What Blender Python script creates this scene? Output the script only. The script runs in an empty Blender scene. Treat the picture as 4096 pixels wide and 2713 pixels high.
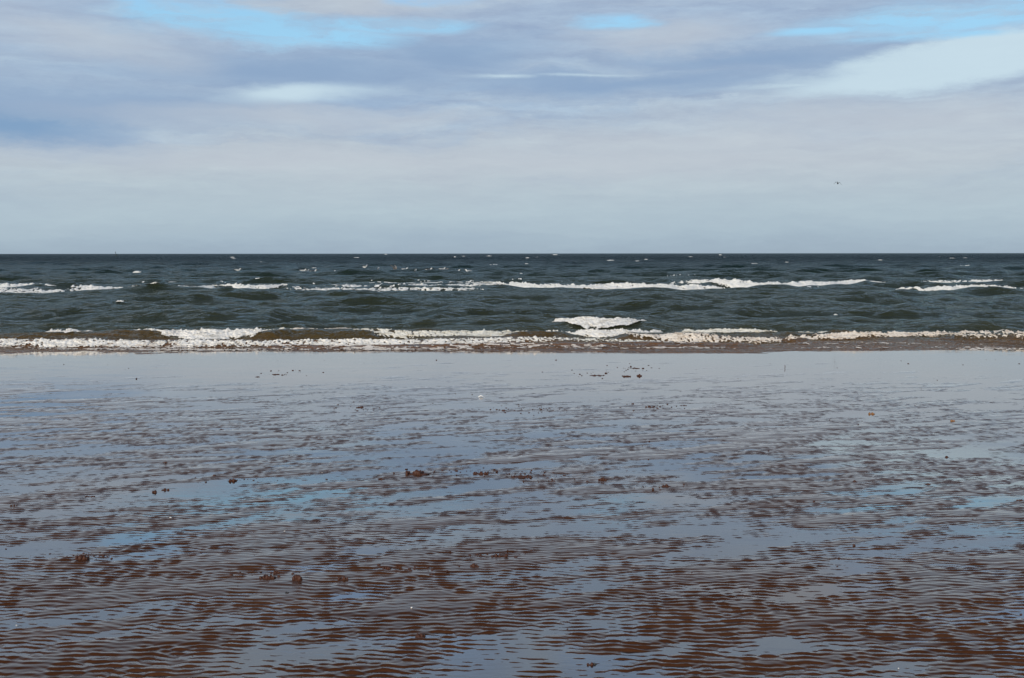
import bpy, math, random
import numpy as np
from mathutils import Vector

# ------------------------------------------------------------------ camera
FPX = 4500.0                      # focal length in photograph pixels (4096 wide)
CAMH = 1.8
PITCH = math.atan((1356.5 - 1014.0) / FPX)
scene = bpy.context.scene
COL = scene.collection
cam_d = bpy.data.cameras.new("camera")
cam = bpy.data.objects.new("camera", cam_d)
COL.objects.link(cam)
cam.location = (0, 0, CAMH)
cam.rotation_mode = 'XYZ'
cam.rotation_euler = (math.pi / 2 - PITCH, 0, 0)
from mathutils import Matrix
_m = cam.rotation_euler.to_matrix() @ Matrix.Rotation(-0.0008, 3, 'Z')
cam.rotation_euler = _m.to_euler()
cam_d.sensor_width = 36.0
cam_d.lens = FPX / 4096 * 36.0
cam_d.clip_start = 0.05
cam_d.clip_end = 60000
scene.camera = cam

# ------------------------------------------------------------------ exposure
scene.view_settings.view_transform = 'Standard'
scene.view_settings.look = 'None'
scene.view_settings.exposure = 0.0
scene.view_settings.gamma = 1.0
scene.render.engine = 'CYCLES'
scene.cycles.max_bounces = 6
scene.cycles.transparent_max_bounces = 8

# ------------------------------------------------------------------ sun
SUN_EL, SUN_AZ = math.radians(20), math.radians(205)      # azimuth clockwise from +Y: behind the camera, a little left
sun_d = bpy.data.lights.new("sun", 'SUN')
sun_d.energy = 3.0
sun_d.angle = math.radians(0.6)
sun_d.color = (1.0, 0.9, 0.76)
sun = bpy.data.objects.new("sun", sun_d)
COL.objects.link(sun)
sdir = Vector((math.sin(SUN_AZ) * math.cos(SUN_EL), math.cos(SUN_AZ) * math.cos(SUN_EL), math.sin(SUN_EL)))
sun.rotation_euler = sdir.to_track_quat('Z', 'Y').to_euler()
sun.location = sdir * 50

def ray(px, py):
    X = (px - 2048) / FPX
    up = (1356.5 - py) / FPX
    c, s = math.cos(PITCH), math.sin(PITCH)
    return (X, c + up * s, -s + up * c)

def at_y(px, py, Y):
    d = ray(px, py)
    t = Y / d[1]
    return (d[0] * t, Y, CAMH + d[2] * t)

def at_z(px, py, z):
    d = ray(px, py)
    t = (z - CAMH) / d[2]
    return (d[0] * t, d[1] * t, z)

def srgb(r, g, b):
    f = lambda c: (c / 255 / 12.92) if c / 255 <= 0.04045 else ((c / 255 + 0.055) / 1.055) ** 2.4
    return (f(r), f(g), f(b), 1.0)

# ------------------------------------------------------------------ node helper
class NT:
    def __init__(s, tree):
        s.t = tree
        s.n = tree.nodes
        s.l = tree.links
    def put(s, sock, v):
        if v is None:
            return
        if isinstance(v, bpy.types.NodeSocket):
            s.l.new(v, sock)
        else:
            sock.default_value = v
    def math(s, op, a, b=None, c=None, clamp=False):
        n = s.n.new('ShaderNodeMath'); n.operation = op; n.use_clamp = clamp
        s.put(n.inputs[0], a); s.put(n.inputs[1], b); s.put(n.inputs[2], c)
        return n.outputs[0]
    def comb(s, x, y, z):
        n = s.n.new('ShaderNodeCombineXYZ')
        s.put(n.inputs[0], x); s.put(n.inputs[1], y); s.put(n.inputs[2], z)
        return n.outputs[0]
    def sep(s, v):
        n = s.n.new('ShaderNodeSeparateXYZ'); s.put(n.inputs[0], v)
        return n.outputs
    def noise(s, vec, scale=1.0, detail=4, rough=0.5, dist=0.0):
        n = s.n.new('ShaderNodeTexNoise')
        s.put(n.inputs['Vector'], vec)
        n.inputs['Scale'].default_value = scale; n.inputs['Detail'].default_value = detail
        n.inputs['Roughness'].default_value = rough; n.inputs['Distortion'].default_value = dist
        return n.outputs['Fac']
    def mix(s, f, a, b):
        n = s.n.new('ShaderNodeMix'); n.data_type = 'RGBA'
        s.put(n.inputs[0], f); s.put(n.inputs[6], a); s.put(n.inputs[7], b)
        return n.outputs[2]
    def mult(s, a, b):
        n = s.n.new('ShaderNodeMix'); n.data_type = 'RGBA'; n.blend_type = 'MULTIPLY'
        n.inputs[0].default_value = 1.0
        s.put(n.inputs[6], a); s.put(n.inputs[7], b)
        return n.outputs[2]
    def step(s, x, lo, hi):
        n = s.n.new('ShaderNodeMapRange'); n.interpolation_type = 'SMOOTHSTEP'
        s.put(n.inputs['Value'], x)
        s.put(n.inputs['From Min'], lo); s.put(n.inputs['From Max'], hi)
        return n.outputs['Result']
    def ramp(s, fac, stops):
        n = s.n.new('ShaderNodeValToRGB'); s.put(n.inputs[0], fac)
        e = n.color_ramp.elements
        while len(e) < len(stops):
            e.new(0.5)
        for el, (p, c) in zip(e, stops):
            el.position = p; el.color = c
        return n.outputs[0]

# ------------------------------------------------------------------ sky
world = bpy.data.worlds.new("World")
scene.world = world
world.use_nodes = True
w = NT(world.node_tree)
w.n.clear()
wout = w.n.new('ShaderNodeOutputWorld')
bg = w.n.new('ShaderNodeBackground')
bg.inputs['Strength'].default_value = 0.1
w.l.new(bg.outputs[0], wout.inputs[0])
nish = w.n.new('ShaderNodeTexSky')
nish.sky_type = 'NISHITA'
nish.sun_disc = False
nish.sun_elevation = SUN_EL
nish.sun_rotation = SUN_AZ
nish.dust_density = 0.6
nish.ozone_density = 1.5
tc = w.n.new('ShaderNodeTexCoord')
sx, sy, sz = w.sep(tc.outputs['Generated'])[:3]
az = w.math('ARCTAN2', sx, sy)                               # 0 straight out to sea, + to the right
hyp = w.math('SQRT', w.math('ADD', w.math('MULTIPLY', sx, sx), w.math('MULTIPLY', sy, sy)))
te = w.math('DIVIDE', sz, w.math('MAXIMUM', hyp, 0.02))      # tangent of elevation
def skyuv(px, py):
    d = ray(px, py)
    return math.atan2(d[0], d[1]), d[2] / math.hypot(d[0], d[1])
# drifting distortion so that no edge is a clean curve
wn1 = w.noise(w.comb(w.math('MULTIPLY', az, 7), w.math('MULTIPLY', te, 26), 1.7), 1.0, 5, 0.55)
wn2 = w.noise(w.comb(w.math('MULTIPLY', az, 7), w.math('MULTIPLY', te, 22), 9.1), 1.0, 8, 0.70)
wu = w.math('MULTIPLY_ADD', w.math('SUBTRACT', wn1, 0.5), 0.16, az)
wv = w.math('MULTIPLY_ADD', w.math('SUBTRACT', wn2, 0.5), 0.036, te)
wvt = w.math('MULTIPLY_ADD', w.math('SUBTRACT', wn2, 0.5), 0.010, te)

def blob(px, py, rx, ry, rot=0.0, lo=0.0, hi=1.0, uv=None):
    """soft ellipse of sky at a direction; radii in hundredths of radians"""
    cu, cv = uv if uv else skyuv(px, py)
    du = w.math('SUBTRACT', wu, cu)
    dv = w.math('SUBTRACT', wvt if ry < 0.014 else wv, cv)
    c, s_ = math.cos(rot), math.sin(rot)
    a = w.math('MULTIPLY', w.math('ADD', w.math('MULTIPLY', du, c), w.math('MULTIPLY', dv, s_)), 1 / rx)
    b = w.math('MULTIPLY', w.math('SUBTRACT', w.math('MULTIPLY', dv, c), w.math('MULTIPLY', du, s_)), 1 / ry)
    r = w.math('SQRT', w.math('ADD', w.math('MULTIPLY', a, a), w.math('MULTIPLY', b, b)))
    return w.step(w.math('SUBTRACT', 1.0, r), lo, hi)

def allmax(l):
    o = l[0]
    for x in l[1:]:
        o = w.math('MAXIMUM', o, x)
    return o

K = 10.0
def sc(r, g, b):
    c = srgb(r, g, b)
    return (c[0] * K, c[1] * K, c[2] * K, 1)
# base veil of stratus: by elevation
def T(py):
    return skyuv(2048, py)[1]
SPAN = 1.2
stops = [(0.0, srgb(159, 176, 192)), (T(960) / SPAN, srgb(166, 184, 199)), (T(850) / SPAN, srgb(178, 195, 207)),
         (T(650) / SPAN, srgb(186, 197, 208)), (T(480) / SPAN, srgb(178, 193, 210)), (T(330) / SPAN, srgb(167, 187, 211)),
         (T(100) / SPAN, srgb(164, 184, 210)), (0.36 / SPAN, srgb(172, 188, 210)), (0.62 / SPAN, srgb(148, 165, 192)), (1.0, srgb(134, 152, 182))]
base = w.ramp(w.math('DIVIDE', wv, SPAN), stops)
# brighter / warmer and darker / bluer parts of the cloud, streaked along the horizon
st1 = w.noise(w.comb(w.math('MULTIPLY', wu, 3.2), w.math('MULTIPLY', wv, 20), 4.0), 1.0, 7, 0.6, 0.4)
st2 = w.noise(w.comb(w.math('MULTIPLY', wu, 9), w.math('MULTIPLY', wv, 75), 14.0), 1.0, 6, 0.6, 0.3)
hzn = w.step(te, 0.03, 0.13)
lightf = w.math('MULTIPLY', w.step(st1, 0.5, 0.72), w.math('MULTIPLY_ADD', hzn, 0.6, 0.12))
base = w.mix(w.math('MULTIPLY', lightf, 0.75), base, srgb(192, 203, 213))
darkf = w.math('MULTIPLY', w.step(st1, 0.5, 0.28), w.math('MULTIPLY_ADD', hzn, 0.6, 0.05))
base = w.mix(darkf, base, srgb(146, 173, 207))
st3 = w.noise(w.comb(w.math('MULTIPLY', az, 24), w.math('MULTIPLY', te, 130), 24.0), 1.0, 6, 0.65, 0.2)
st2 = w.math('MULTIPLY_ADD', w.math('SUBTRACT', st3, 0.5), 0.6, st2)
fine = w.math('MULTIPLY_ADD', w.math('SUBTRACT', st2, 0.5), w.math('MULTIPLY_ADD', hzn, 0.46, 0.16), 1.0)
base = w.mult(base, w.comb(fine, fine, w.math('MULTIPLY_ADD', w.math('SUBTRACT', fine, 1.0), 0.7, 1.0)))
# dark blue-grey banks
dk = allmax([blob(250, 420, 0.36, 0.034, 0.02), blob(0, 500, 0.16, 0.03, -0.1), blob(1100, 290, 0.30, 0.03, 0.0),
             blob(1800, 230, 0.14, 0.03), blob(2450, 330, 0.28, 0.02), blob(3000, 240, 0.2, 0.02)])
base = w.mix(w.math('MULTIPLY', dk, 0.9), base, srgb(141, 167, 200))
dk2 = blob(-60, 500, 0.15, 0.022, 0.0)
base = w.mix(w.math('MULTIPLY', dk2, 0.6), base, srgb(120, 157, 195))
# pinkish lit banks
wm = allmax([blob(2650, 150, 0.12, 0.022), blob(300, 140, 0.16, 0.03, -0.15), blob(3500, 480, 0.32, 0.028), blob(3000, 560, 0.4, 0.03),
             blob(2500, 640, 0.5, 0.03), blob(1300, 640, 0.4, 0.02), blob(1500, 20, 0.12, 0.02), blob(1150, 470, 0.3, 0.018)])
base = w.mix(w.math('MULTIPLY', wm, 0.62), base, srgb(192, 200, 211))
greyw = allmax([blob(0, 0, 0.2, 0.035, 0, 0, 0.8, uv=(0.27, 0.27)), blob(0, 0, 0.3, 0.06, 0, 0, 0.8, uv=(-0.46, 0.36))])
base = w.mix(w.math('MULTIPLY', greyw, 0.8), base, srgb(186, 186, 190))
# thin bright veils with light behind them
br = allmax([blob(3930, 230, 0.21, 0.024, 0.11, 0, 0.5), blob(3150, 346, 0.11, 0.0045, 0.02, 0, 1.4), blob(1180, 375, 0.12, 0.011, 0.05, 0, 0.8),
             blob(2350, 300, 0.06, 0.0022, 0.0, 0, 1.6), blob(2000, 306, 0.06, 0.003, 0.0, 0, 1.3), blob(3650, 300, 0.12, 0.008, 0.02, 0, 1.2)])
base = w.mix(w.math('MULTIPLY', br, 0.85), base, srgb(203, 224, 236))
# openings onto blue sky
blue_col = w.mult(nish.outputs[0], (1.0, 1.0, 1.0, 1))
gp = allmax([blob(760, 25, 0.12, 0.022, -0.15, 0, 0.5), blob(900, 70, 0.13, 0.024, -0.12, 0, 0.5), blob(620, 0, 0.10, 0.022, -0.3, 0, 0.5), blob(1300, 150, 0.10, 0.012, 0.0, 0, 0.6),
             blob(2420, 92, 0.042, 0.009, -0.05, 0, 0.7), blob(3850, 60, 0.16, 0.022, 0.04, 0, 0.7), blob(3300, 125, 0.07, 0.006, 0, 0, 0.9),
             blob(1550, 100, 0.10, 0.010, 0.0, 0, 0.7), blob(1700, 0, 0.05, 0.008, 0.0, 0, 0.7), blob(3700, 150, 0.1, 0.006, 0, 0, 0.7)])
gp_hi = allmax([blob(0, 0, 0.26, 0.045, 0.42, 0, 0.7, uv=(-0.16, 0.275)), blob(0, 0, 0.13, 0.035, 0.3, 0, 0.8, uv=(0.12, 0.35)),
                blob(0, 0, 0.22, 0.05, 0.1, 0, 0.8, uv=(0.42, 0.28)), blob(0, 0, 0.4, 0.15, 0.1, 0, 0.8, uv=(-0.7, 0.5)),
                blob(0, 0, 0.7, 0.2, 0.1, 0, 0.8, uv=(2.2, 0.5)), blob(0, 0, 0.6, 0.2, -0.1, 0, 0.8, uv=(-2.3, 0.4))])
wisps = w.step(w.noise(w.comb(w.math('MULTIPLY', wu, 10), w.math('MULTIPLY', wv, 60), 30.0), 1.0, 7, 0.62, 0.6), 0.40, 0.66)
gp = w.math('MULTIPLY', allmax([gp, w.math('MULTIPLY', gp_hi, 0.7)]), w.math('MULTIPLY_ADD', wisps, -0.6, 1.0))
blue = w.mix(w.math('MULTIPLY_ADD', w.step(te, 0.195, 0.24), 0.2, 0.76), w.mult(blue_col, (0.1, 0.1, 0.1, 1)), w.mix(w.step(te, 0.195, 0.24), srgb(160, 216, 252), srgb(158, 192, 238)))
base = w.mix(gp, base, blue)
K10 = w.mult(base, (K * 0.99, K, K * 0.99, 1))
w.l.new(K10, bg.inputs['Color'])
world.cycles.sampling_method = 'MANUAL'
world.cycles.sample_map_resolution = 512

# ------------------------------------------------------------------ numpy noise
rng = np.random.default_rng(7)
PERM = rng.permutation(4096)
GRAD = np.stack([np.cos(np.linspace(0, 2 * np.pi, 64, endpoint=False)), np.sin(np.linspace(0, 2 * np.pi, 64, endpoint=False))], 1)
def perlin(x, y, seed=0):
    xi = np.floor(x).astype(np.int64); yi = np.floor(y).astype(np.int64)
    xf = x - xi; yf = y - yi
    def g(ix, iy, dx, dy):
        h = PERM[(PERM[(ix + seed * 131) & 4095] + iy) & 4095] & 63
        return GRAD[h, 0] * dx + GRAD[h, 1] * dy
    u = xf * xf * xf * (xf * (xf * 6 - 15) + 10); v = yf * yf * yf * (yf * (yf * 6 - 15) + 10)
    a = g(xi, yi, xf, yf); b = g(xi + 1, yi, xf - 1, yf)
    c = g(xi, yi + 1, xf, yf - 1); d = g(xi + 1, yi + 1, xf - 1, yf - 1)
    return ((a + u * (b - a)) + v * ((c + u * (d - c)) - (a + u * (b - a)))) * 1.5
def fbm(x, y, seed=0, octv=4, gain=0.5):
    s = 0; a = 1; t = 0
    for o in range(octv):
        s = s + a * perlin(x * 2 ** o, y * 2 ** o, seed + o * 17); t += a; a *= gain
    return s / t
def billow(x, y, seed=0, octv=4, gain=0.5):
    s = 0; a = 1; t = 0
    for o in range(octv):
        s = s + a * np.abs(perlin(x * 2 ** o, y * 2 ** o, seed + o * 17)); t += a; a *= gain
    return s / t
def smooth(x, lo, hi):
    t = np.clip((x - lo) / (hi - lo), 0, 1)
    return t * t * (3 - 2 * t)

# ------------------------------------------------------------------ mesh helpers
def raw_mesh(name, V, F, mat, parent=None, smooth_shade=True):
    """V (n,3), F (m,k) all the same k"""
    V = np.asarray(V, dtype=np.float32); F = np.asarray(F, dtype=np.int32)
    me = bpy.data.meshes.new(name)
    k = F.shape[1]
    me.vertices.add(len(V)); me.vertices.foreach_set('co', V.ravel())
    me.loops.add(F.size); me.loops.foreach_set('vertex_index', F.ravel())
    me.polygons.add(len(F)); me.polygons.foreach_set('loop_start', np.arange(0, F.size, k, dtype=np.int32))
    me.update(calc_edges=True)
    if smooth_shade:
        me.polygons.foreach_set('use_smooth', np.ones(len(F), dtype=bool))
    me.materials.append(mat)
    o = bpy.data.objects.new(name, me)
    COL.objects.link(o)
    if parent:
        o.parent = parent
    return o
def grid_mesh(name, X, Y, Z, mat, keep=None, parent=None, attr=None):
    R, C = X.shape
    V = np.stack([X, Y, Z], -1).reshape(-1, 3)
    idx = np.arange(R * C).reshape(R, C)
    F = np.stack([idx[:-1, :-1], idx[:-1, 1:], idx[1:, 1:], idx[1:, :-1]], -1).reshape(-1, 4)
    if keep is not None:
        kf = (keep[:-1, :-1] & keep[:-1, 1:] & keep[1:, 1:] & keep[1:, :-1]).ravel()
        F = F[kf]
        used = np.zeros(len(V), bool); used[F.ravel()] = True
        remap = np.cumsum(used) - 1
        V = V[used]; F = remap[F]
        if attr is not None: attr = attr.ravel()[used]
    o = raw_mesh(name, V, F, mat, parent)
    if attr is not None:
        at_ = o.data.attributes.new('thickness', 'FLOAT', 'POINT')
        at_.data.foreach_set('value', np.ascontiguousarray(attr.ravel(), dtype=np.float32))
    return o
def tag(o, label=None, cat=None, group=None, kind=None):
    for k, v in (('label', label), ('category', cat), ('group', group), ('kind', kind)):
        if v: o[k] = v
    return o
def empty(name, loc, rz=0.0):
    o = bpy.data.objects.new(name, None); COL.objects.link(o)
    o.location = loc; o.rotation_euler = (0, 0, rz); o.empty_display_size = 0.1
    return o
def new_mat(name):
    m = bpy.data.materials.new(name); m.use_nodes = True
    t = NT(m.node_tree)
    b = m.node_tree.nodes['Principled BSDF']
    return m, t, b
def simple_mat(name, col, rough=0.6, var=0.25, scale=30, spec=0.5):
    m, t, b = new_mat(name)
    g = t.n.new('ShaderNodeTexCoord')
    n = t.noise(g.outputs['Object'], scale, 4, 0.6)
    f = t.math('MULTIPLY_ADD', t.math('SUBTRACT', n, 0.5), var * 2, 1.0)
    t.put(b.inputs['Base Color'], t.mult((*col, 1), t.comb(f, f, f)))
    b.inputs['Roughness'].default_value = rough
    b.inputs['Specular IOR Level'].default_value = spec
    return m

# ------------------------------------------------------------------ materials of the setting
def world_pos(t):
    g = t.n.new('ShaderNodeNewGeometry')
    return g.outputs['Position']
def bump(t, h, strength, dist, normal=None):
    n = t.n.new('ShaderNodeBump')
    n.inputs['Strength'].default_value = strength; n.inputs['Distance'].default_value = dist
    t.put(n.inputs['Height'], h)
    if normal: t.put(n.inputs['Normal'], normal)
    return n.outputs[0]

# wet sand
M_SAND, t, b = new_mat('wet_sand')
P = world_pos(t)
px_, py_, pz_ = t.sep(P)[:3]
n1 = t.noise(t.comb(t.math('MULTIPLY', px_, 1.2), t.math('MULTIPLY', py_, 2.4), 0.0), 1.0, 5, 0.6)
n2 = t.noise(P, 260.0, 3, 0.7)
n3 = t.noise(P, 14.0, 4, 0.6)
colr = t.mix(t.step(n1, 0.3, 0.7), (0.047, 0.0175, 0.0078, 1), (0.066, 0.0275, 0.013, 1))
gr = t.math('MULTIPLY_ADD', t.math('SUBTRACT', n2, 0.5), 0.9, 1.0)
gr = t.math('MULTIPLY', gr, t.math('MULTIPLY_ADD', t.math('SUBTRACT', n3, 0.5), 0.5, 1.0))
t.n.remove(b)
out = [n for n in t.n if n.type == 'OUTPUT_MATERIAL'][0]
nrm = bump(t, n2, 0.35, 0.0012)
df = t.n.new('ShaderNodeBsdfDiffuse'); t.put(df.inputs['Color'], t.mult(colr, t.comb(gr, gr, gr))); t.put(df.inputs['Normal'], nrm)
gl = t.n.new('ShaderNodeBsdfGlossy'); gl.inputs['Color'].default_value = (1, 0.93, 0.86, 1); t.put(gl.inputs['Normal'], nrm)
t.put(gl.inputs['Roughness'], t.math('MULTIPLY_ADD', t.step(n3, 0.35, 0.7), 0.12, 0.16))
fr = t.n.new('ShaderNodeFresnel'); fr.inputs['IOR'].default_value = 1.42
sheen = t.math('MULTIPLY', t.math('SUBTRACT', fr.outputs[0], 0.055), 1.6, clamp=True)   # a porous wet skin: shines only at a low angle
mx = t.n.new('ShaderNodeMixShader')
t.l.new(sheen, mx.inputs[0]); t.l.new(df.outputs[0], mx.inputs[1]); t.l.new(gl.outputs[0], mx.inputs[2])
t.l.new(mx.outputs[0], out.inputs[0])

# thin water lying on the sand
M_FILM, t, b = new_mat('still_water')
t.n.remove(b)
out = [n for n in t.n if n.type == 'OUTPUT_MATERIAL'][0]
P = world_pos(t)
px_, py_, pz_ = t.sep(P)[:3]
f1 = t.noise(t.comb(t.math('MULTIPLY', px_, 9), t.math('MULTIPLY', py_, 34), 0.0), 1.0, 3, 0.5)
f2 = t.noise(t.comb(t.math('MULTIPLY', px_, 1.2), t.math('MULTIPLY', py_, 3), 0.0), 1.0, 3, 0.5)
hh = t.math('MULTIPLY', f1, t.step(f2, 0.35, 0.75))
nrm = bump(t, hh, 0.5, 0.0016)
fr = t.n.new('ShaderNodeFresnel'); fr.inputs['IOR'].default_value = 2.0
t.put(fr.inputs['Normal'], nrm)
gl = t.n.new('ShaderNodeBsdfGlossy'); gl.inputs['Roughness'].default_value = 0.035
gl.inputs['Color'].default_value = (1, 0.97, 0.945, 1)
t.put(gl.inputs['Normal'], nrm)
tr = t.n.new('ShaderNodeBsdfTransparent'); tr.inputs['Color'].default_value = (0.92, 0.90, 0.88, 1)
mx = t.n.new('ShaderNodeMixShader')
t.put(mx.inputs[0], t.math('POWER', fr.outputs[0], 0.74)); t.l.new(tr.outputs[0], mx.inputs[1]); t.l.new(gl.outputs[0], mx.inputs[2])
t.l.new(mx.outputs[0], out.inputs[0])

# the sea
M_SEA, t, b = new_mat('sea_water')
P = world_pos(t)
px_, py_, pz_ = t.sep(P)[:3]
sn = t.noise(t.comb(t.math('MULTIPLY', px_, 0.25), t.math('MULTIPLY', py_, 0.7), 0.0), 1.0, 4, 0.55)
lg = t.math('LOGARITHM', t.math('MAXIMUM', t.math('MULTIPLY_ADD', t.math('SUBTRACT', sn, 0.5), 2.6, py_), 5.0), 10.0)
fac = t.math('DIVIDE', t.math('SUBTRACT', lg, 1.3), 1.7)          # 20 m -> 0, 1000 m -> 1
def L(Y): return (math.log10(Y) - 1.3) / 1.7
body = t.ramp(fac, [(0.0, (0.165, 0.083, 0.046, 1)), (L(22.3), (0.135, 0.068, 0.030, 1)), (L(23.4), (0.070, 0.047, 0.017, 1)),
                    (L(25.5), (0.036, 0.038, 0.021, 1)), (L(32), (0.024, 0.029, 0.018, 1)), (L(48), (0.024, 0.030, 0.019, 1)),
                    (L(62), (0.020, 0.027, 0.018, 1)), (L(110), (0.008, 0.018, 0.016, 1)), (L(400), (0.003, 0.012, 0.018, 1))])
w1 = t.noise(t.comb(t.math('MULTIPLY', px_, 2.2), t.math('MULTIPLY', py_, 4.0), 0.0), 1.0, 4, 0.6, 0.4)
w2 = t.noise(t.comb(t.math('MULTIPLY', px_, 7.0), t.math('MULTIPLY', py_, 13.0), 0.0), 1.0, 4, 0.65, 0.5)
w0 = t.noise(t.comb(t.math('MULTIPLY', px_, 0.7), t.math('MULTIPLY', py_, 0.9), 0.0), 1.0, 6, 0.65, 0.3)
n0 = bump(t, t.math('MULTIPLY', w0, t.step(py_, 45, 350)), 1.0, 1.3)
nA = bump(t, w1, 1.0, 0.14, n0)
nB = bump(t, w2, 1.0, 0.034, nA)
t.n.remove(b)
out = [n for n in t.n if n.type == 'OUTPUT_MATERIAL'][0]
df = t.n.new('ShaderNodeBsdfDiffuse'); t.put(df.inputs['Color'], body); t.put(df.inputs['Normal'], nB)
gl = t.n.new('ShaderNodeBsdfGlossy'); t.put(gl.inputs['Normal'], nB); gl.inputs['Color'].default_value = (0.90, 1, 0.98, 1)
t.put(gl.inputs['Roughness'], t.math('MULTIPLY_ADD', t.step(py_, 30, 300), 0.22, 0.08))
fr = t.n.new('ShaderNodeFresnel'); fr.inputs['IOR'].default_value = 1.33; t.put(fr.inputs['Normal'], nB)
mx = t.n.new('ShaderNodeMixShader')
t.put(mx.inputs[0], t.math('MULTIPLY', t.math('MAXIMUM', t.math('SUBTRACT', fr.outputs[0], 0.06), 0.0), t.math('MULTIPLY_ADD', t.step(py_, 40, 400), -0.36, 0.82)))
t.l.new(df.outputs[0], mx.inputs[1]); t.l.new(gl.outputs[0], mx.inputs[2]); t.l.new(mx.outputs[0], out.inputs[0])

# foam: a skin of bubbles, part sand-stained, with shading mixed into the darker tone
def foam_mat(name, c1, c2, lacy=0):
    m, t, b = new_mat(name)
    P = world_pos(t)
    q = t.sep(P)
    n = t.noise(t.comb(t.math('MULTIPLY', q[0], 5.0), t.math('MULTIPLY', q[1], 6.0), t.math('MULTIPLY', q[2], 22.0)), 1.0, 6, 0.7, 0.6)
    n2 = t.noise(P, 70.0, 4, 0.7)
    c = t.mix(t.step(n, 0.45, 0.68), (*c1, 1), (*c2, 1))
    f = t.math('MULTIPLY_ADD', t.math('SUBTRACT', n2, 0.5), 0.35, 1.0)
    t.put(b.inputs['Base Color'], t.mult(c, t.comb(f, f, f)))
    b.inputs['Roughness'].default_value = 0.75
    b.inputs['Specular IOR Level'].default_value = 0.25
    t.put(b.inputs['Normal'], bump(t, n2, 0.7, 0.012))
    if lacy:
        at_ = t.n.new('ShaderNodeAttribute'); at_.attribute_name = 'thickness'
        n3 = t.noise(t.comb(t.math('MULTIPLY', q[0], 14.0 * lacy), t.math('MULTIPLY', q[1], 16.0 * lacy), t.math('MULTIPLY', q[2], 30.0 * lacy)), 1.0, 5, 0.7)
        al = t.step(t.math('MULTIPLY_ADD', t.math('SUBTRACT', n3, 0.5), 1.3, at_.outputs['Fac']), 0.05, 0.72)
        t.put(b.inputs['Alpha'], al)
    return m
M_FOAM = foam_mat('white_foam', (0.86, 0.84, 0.79), (0.58, 0.56, 0.49))
M_BAR = foam_mat('bar_foam', (0.80, 0.78, 0.73), (0.50, 0.50, 0.44), 0.45)
M_SURF = foam_mat('surf_white_foam', (0.82, 0.79, 0.73), (0.46, 0.42, 0.35), 1.0)
M_FOAM_CREAM = foam_mat('cream_foam', (0.76, 0.73, 0.64), (0.42, 0.37, 0.27), 1.0)
M_FOAM_TAN = foam_mat('sandy_foam', (0.74, 0.67, 0.58), (0.40, 0.30, 0.21), 1.0)
M_LACE = foam_mat('thin_lace_foam', (0.70, 0.63, 0.55), (0.42, 0.33, 0.25))

# ------------------------------------------------------------------ beach
def film_z(y):
    return 0.0125 * (20.6 - np.asarray(y, dtype=float))
# ripple marks: a narrow band of wavelengths about 4.6 cm, crests along the shore
DX, DY, NXT, NYT = 0.02, 0.0075, 1536, 2560
kx = np.fft.fftfreq(NXT, DX)[None, :]; ky = np.fft.fftfreq(NYT, DY)[:, None]
def band(k0, skx, sky, seed, tilt=0.0):
    r = np.random.default_rng(seed)
    G = np.exp(-((kx - tilt * ky) / (skx * k0)) ** 2 / 2 - ((ky - k0) / (sky * k0)) ** 2 / 2)
    N = (r.standard_normal((NYT, NXT)) + 1j * r.standard_normal((NYT, NXT))) * G
    z = np.fft.ifft2(N)
    return z / np.sqrt((np.abs(z) ** 2).mean())
za = band(1 / 0.051, 0.44, 0.21, 3, 0.06)
zb = band(1 / 0.080, 0.26, 0.30, 5, -0.10)
A = np.abs(za); ph = np.angle(za)
ripple = np.minimum(A, 1.6) * (np.cos(ph + 0.75 * np.cos(ph)))
ZBR = np.ascontiguousarray(zb.real)
def low(scale_x, scale_y, seed, shear=0.0):
    r = np.random.default_rng(seed)
    G = np.exp(-((kx + shear * ky) * scale_x) ** 2 / 2 - (ky * scale_y) ** 2 / 2)
    z = np.fft.ifft2((r.standard_normal((NYT, NXT)) + 1j * r.standard_normal((NYT, NXT))) * G).real
    z -= z.mean()
    return z / z.std()
lowf = 0.42 * low(3.2, 1.3, 21, 0.4) + 0.66 * low(1.3, 0.55, 12, 0.35) + 0.58 * low(0.5, 0.22, 13, 0.3)
def tile(Fld, x, y):
    fx = (x / DX) % NXT; fy = (y / DY) % NYT
    x0 = np.floor(fx).astype(np.int64); y0 = np.floor(fy).astype(np.int64)
    tx = fx - x0; ty = fy - y0
    x0 %= NXT; y0 %= NYT; x1 = (x0 + 1) % NXT; y1 = (y0 + 1) % NYT
    return (Fld[y0, x0] * (1 - tx) + Fld[y0, x1] * tx) * (1 - ty) + (Fld[y1, x0] * (1 - tx) + Fld[y1, x1] * tx) * ty

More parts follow.
